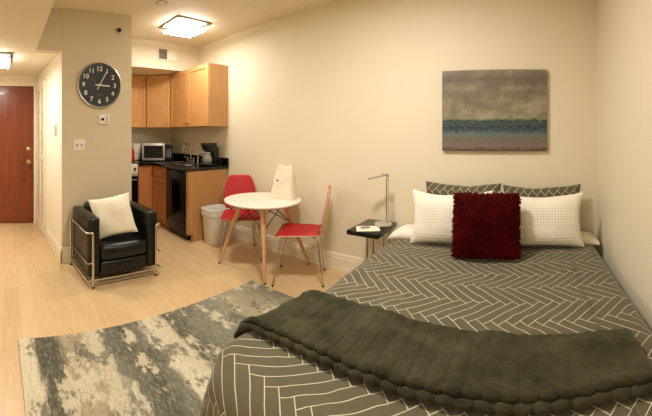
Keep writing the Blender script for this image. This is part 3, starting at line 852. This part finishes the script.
per += lin((cx1, YH), (cx1, cy0), (1, 0))
per += [((cx1, cy0), (cos(a), sin(a))) for a in [-pi/2*i/12 for i in range(1, 12)]]
per += lin((cx1, cy0), (cx0, cy0), (0, -1))
per += [((cx0, cy0), (-sin(a), -cos(a))) for a in [pi/2*i/16 for i in range(1, 16)]]
per += lin((cx0, cy0), (cx0, YH), (-1, 0))
nd = 34; rows = []; uvs = []
for q, nn in per:
    ds = [(drop if nn[0] < .3 else drop-.02)*k_/nd for k_ in range(nd+1)]
    rows.append([top_pt(q[0]+nn[0]*max(dd, 1e-5), q[1]+nn[1]*max(dd, 1e-5)) for dd in ds])
    uvs.append([(q[0]+nn[0]*dd, q[1]+nn[1]*dd) for dd in ds])
b = MB(); b.grid(rows, uv=uvs)
nx_, ny_ = max(1, round((cx1-cx0)/st)), max(1, round((YH-cy0)/st))
rows, uvs = [], []
for i in range(nx_+1):
    a = cx0+(cx1-cx0)*i/nx_
    rows.append([top_pt(a, YH+(cy0-YH)*j/ny_) for j in range(ny_+1)]); uvs.append([(a, YH+(cy0-YH)*j/ny_) for j in range(ny_+1)])
b.grid(rows, uv=uvs)
duv = b.build('duvet', M['herring'], None, weld=2e-4)
nz = sum(p.normal.z*p.area for p in duv.data.polygons)
if nz < 0: duv.data.flip_normals()
m = duv.modifiers.new('solid', 'SOLIDIFY'); m.thickness = .018; m.offset = -1
tag(duv, 'olive grey duvet with a cream herringbone line pattern covering the bed', 'duvet')

# folded white top sheet behind the duvet
b = MB(); rows = []
for i in range(61):
    a = XL-.0+(XR-XL+.02)*i/60; r = []
    edge = min(1, (i+.0)/4, (60-i)/4)
    th = .035+.045*edge**.5
    if i < 12: th += .03*sin(pi*i/12)
    for k_ in range(20):
        an = 2*pi*k_/20
        y = 2.575+.115*abs(cos(an))**.7*(1 if cos(an) > 0 else -1)
        z = .457+th/2+th/2*abs(sin(an))**.8*(1 if sin(an) > 0 else -1)
        n_ = noise.noise(Vector((a*9, y*20, z*12)))*.007
        z = max(.450, z+(n_ if sin(an) > 0 else 0)); r.append((a, y, z))
    rows.append(r)
g = b.grid(rows, close=True); b.b.faces.new(g[0]); b.b.faces.new(g[-1])
o = b.build('folded_sheet', M['sheet']); tag(o, 'white sheet folded across the head of the bed under the pillows', 'sheet')

# throw blanket, folded double across the foot of the bed: two beaded hems show at the front
b = MB(); rows = []
A0, A1, ns, chn = XL-.015, .455, 380, .060
for i in range(ns+1):
    a = A0+(A1-A0)*i/ns; r = []
    end = (max(0, min(1, i/7, (ns-i)/7)))**.5
    wob = .006*noise.noise(Vector((a*3, 0, 0)))
    ph = abs(sin(pi*(a+wob)/chn))**.6; ph2 = abs(sin(pi*(a+wob+.02)/chn))**.6
    B0 = .955+.010*noise.noise(Vector((a*3, 2, 3)))-.03*max(0, (-.8-a)/.25); B1 = 1.375-.063*(a+1.03)+.008*noise.noise(Vector((a*4, 5, 0)))
    pts = []
    for q in range(19):
        f = q/18; y = B1-(B1-B0-.052)*f
        gr = (.007+.003*f)*(ph**.35-.9)
        pts.append((y, .036+.005*f+gr+.010*noise.noise(Vector((a*5, y*7, 4)))))
    r1 = .009+.008*ph
    for q in range(8):
        an = radians(80+165*q/7); pts.append((B0+.046+r1*cos(an)*1.1, .034+r1*sin(an)))
    r2 = .011+.011*ph2
    for q in range(9):
        an = radians(115+150*q/8); pts.append((B0+.026+r2*cos(an)*1.1, .019+r2*.85*sin(an)))
    for q in range(8): pts.append((B0+.04+(B1-B0-.045)*q/7, .004))
    pts += [(B1+.008, .012), (B1+.010, .022), (B1+.006, .031)]
    for (y, of) in pts:
        fz = 0 if of < .006 else .0035*noise.noise(Vector((a*38, y*38, of*60)))
        of2 = .004+(of-.004)*(.30+.70*end)+fz
        r.append(top_pt(a, y, max(.004, of2)+.004))
    rows.append(r)
g = b.grid(rows, close=True); b.b.faces.new(g[0]); b.b.faces.new(g[-1])
o = b.build('throw_blanket', M['throw']); tag(o, 'dark olive plush channelled throw folded across the lower half of the bed', 'blanket')

# pillows against the wall
G1, G2 = 'grey herringbone pillows at the back', 'white waffle pillows'
pillow('bed_pillow', .63, .385, .12, M['herring'], (-.465, 2.60, .552), 0, radians(6), 'grey herringbone pillow standing at the back on the left, nearer the lamp', group=G1, seed=1, pinch=.05, sag=.02)
pillow('bed_pillow', .63, .38, .12, M['herring'], (.180, 2.60, .545), 0, radians(6), 'grey herringbone pillow standing at the back on the right, nearer the corner', group=G1, seed=2, pinch=.05, sag=.02)
pillow('sham_pillow', .63, .405, .16, M['sham'], (-.51, 2.375, .505), radians(4), radians(10), 'white waffle-textured pillow left of the red cushion, nearer the lamp', group=G2, seed=5, pinch=.10, sag=.02, pw=2.2)
pillow('sham_pillow', .64, .40, .16, M['sham'], (.150, 2.37, .505), radians(-3), radians(10), 'white waffle-textured pillow right of the red cushion, nearer the corner', group=G2, seed=8, pinch=.10, sag=.02, pw=2.2)
# shaggy red cushion: dense tufts growing from a cushion body
red = pillow('shag_cushion', .45, .415, .13, M['shag'], (-.225, 2.15, .515), radians(2), radians(15), 'crimson shaggy square cushion in front of the white pillows', 'cushion', seed=11, pinch=.03)
me = red.data; bm = bmesh.new(); bm.from_mesh(me); bm.faces.ensure_lookup_table()
areas = [f.calc_area() for f in bm.faces]; fs = list(bm.faces); tot = sum(areas)
tb = []
for f, ar in zip(fs, areas):
    cnt = ar/tot*6500; cnt = int(cnt)+(1 if R.random() < cnt-int(cnt) else 0)
    vs = [v.co.copy() for v in f.verts]; N = f.normal.copy()
    for _ in range(cnt):
        u, v = R.random(), R.random()
        p = vs[0].lerp(vs[1], u).lerp(vs[-1].lerp(vs[-2], u), v); tb.append((p, N))
for p, N in tb:
    dr = (N*.7+Vector((R.uniform(-.7, .7), R.uniform(-.5, .5), R.uniform(-.9, .4)))).normalized()
    L_ = R.uniform(.014, .026); r_ = R.uniform(.0032, .005)
    a = dr.orthogonal().normalized(); c_ = dr.cross(a)
    base = [bm.verts.new(p+(a*cos(x)+c_*sin(x))*r_) for x in (0, 2.1, 4.2)]
    mid = [bm.verts.new(p+dr*L_*.7+(a*cos(x)+c_*sin(x))*r_*1.1) for x in (0, 2.1, 4.2)]
    tip = bm.verts.new(p+dr*L_)
    for k_ in range(3):
        bm.faces.new((base[k_], base[(k_+1) % 3], mid[(k_+1) % 3], mid[k_])); bm.faces.new((mid[k_], mid[(k_+1) % 3], tip))
bm.to_mesh(me); bm.free(); me.shade_smooth()

# ------------------------------------------------------------------ light
def area(name, loc, size, power, color, rot=(0, 0, 0), size_y=None):
    l = bpy.data.lights.new(name, 'AREA'); l.energy = power; l.color = color; l.size = size
    if size_y: l.shape = 'RECTANGLE'; l.size_y = size_y
    o = bpy.data.objects.new(name, l); C.objects.link(o); o.location = loc; o.rotation_euler = rot
    return o
WARM = (1.0, .965, .905)
area('room_ceiling_lamp_light', (-.95, 1.35, 2.60), .30, 43, WARM)
area('kitchen_lamp_light', (-3.326, 2.034, ZC-.112), .30, 11.5, WARM)
area('hall_lamp_light', (-3.69, -.155, ZS-.112), .30, 15.5, WARM)
area('rear_fill_light', (-1.0, -1.2, 2.16), .5, 22, WARM)  # unseen fill added behind the camera, no fixture modelled
w = bpy.data.worlds.new('World'); S.world = w; w.use_nodes = True
w.node_tree.nodes['Background'].inputs[0].default_value = (1, .85, .65, 1); w.node_tree.nodes['Background'].inputs[1].default_value = .05

# ------------------------------------------------------------------ camera: a phone panorama, so a cylindrical lens
F, X0, Y0 = 328.0, 520.0, 134.0
cam = bpy.data.cameras.new('camera'); co = bpy.data.objects.new('camera', cam); C.objects.link(co)
cam.type = 'PANO'; cam.panorama_type = 'CENTRAL_CYLINDRICAL'
cam.central_cylindrical_range_u_min = -326/F; cam.central_cylindrical_range_u_max = 326/F
cam.central_cylindrical_range_v_min = -(416-Y0)/F; cam.central_cylindrical_range_v_max = Y0/F
cam.central_cylindrical_radius = 1.0
cam.clip_start = .02
co.location = (0, 0, 1.33); co.rotation_euler = (pi/2, 0, (X0-326)/F)
S.camera = co
S.view_settings.view_transform = 'Standard'; S.view_settings.look = 'None'
S.view_settings.exposure = 0.0; S.view_settings.gamma = 1.0; S.view_settings.use_curve_mapping = False
S.render.engine = 'CYCLES'
S.cycles.use_denoising = True; S.cycles.max_bounces = 8; S.cycles.diffuse_bounces = 5
S.cycles.sample_clamp_indirect = 6
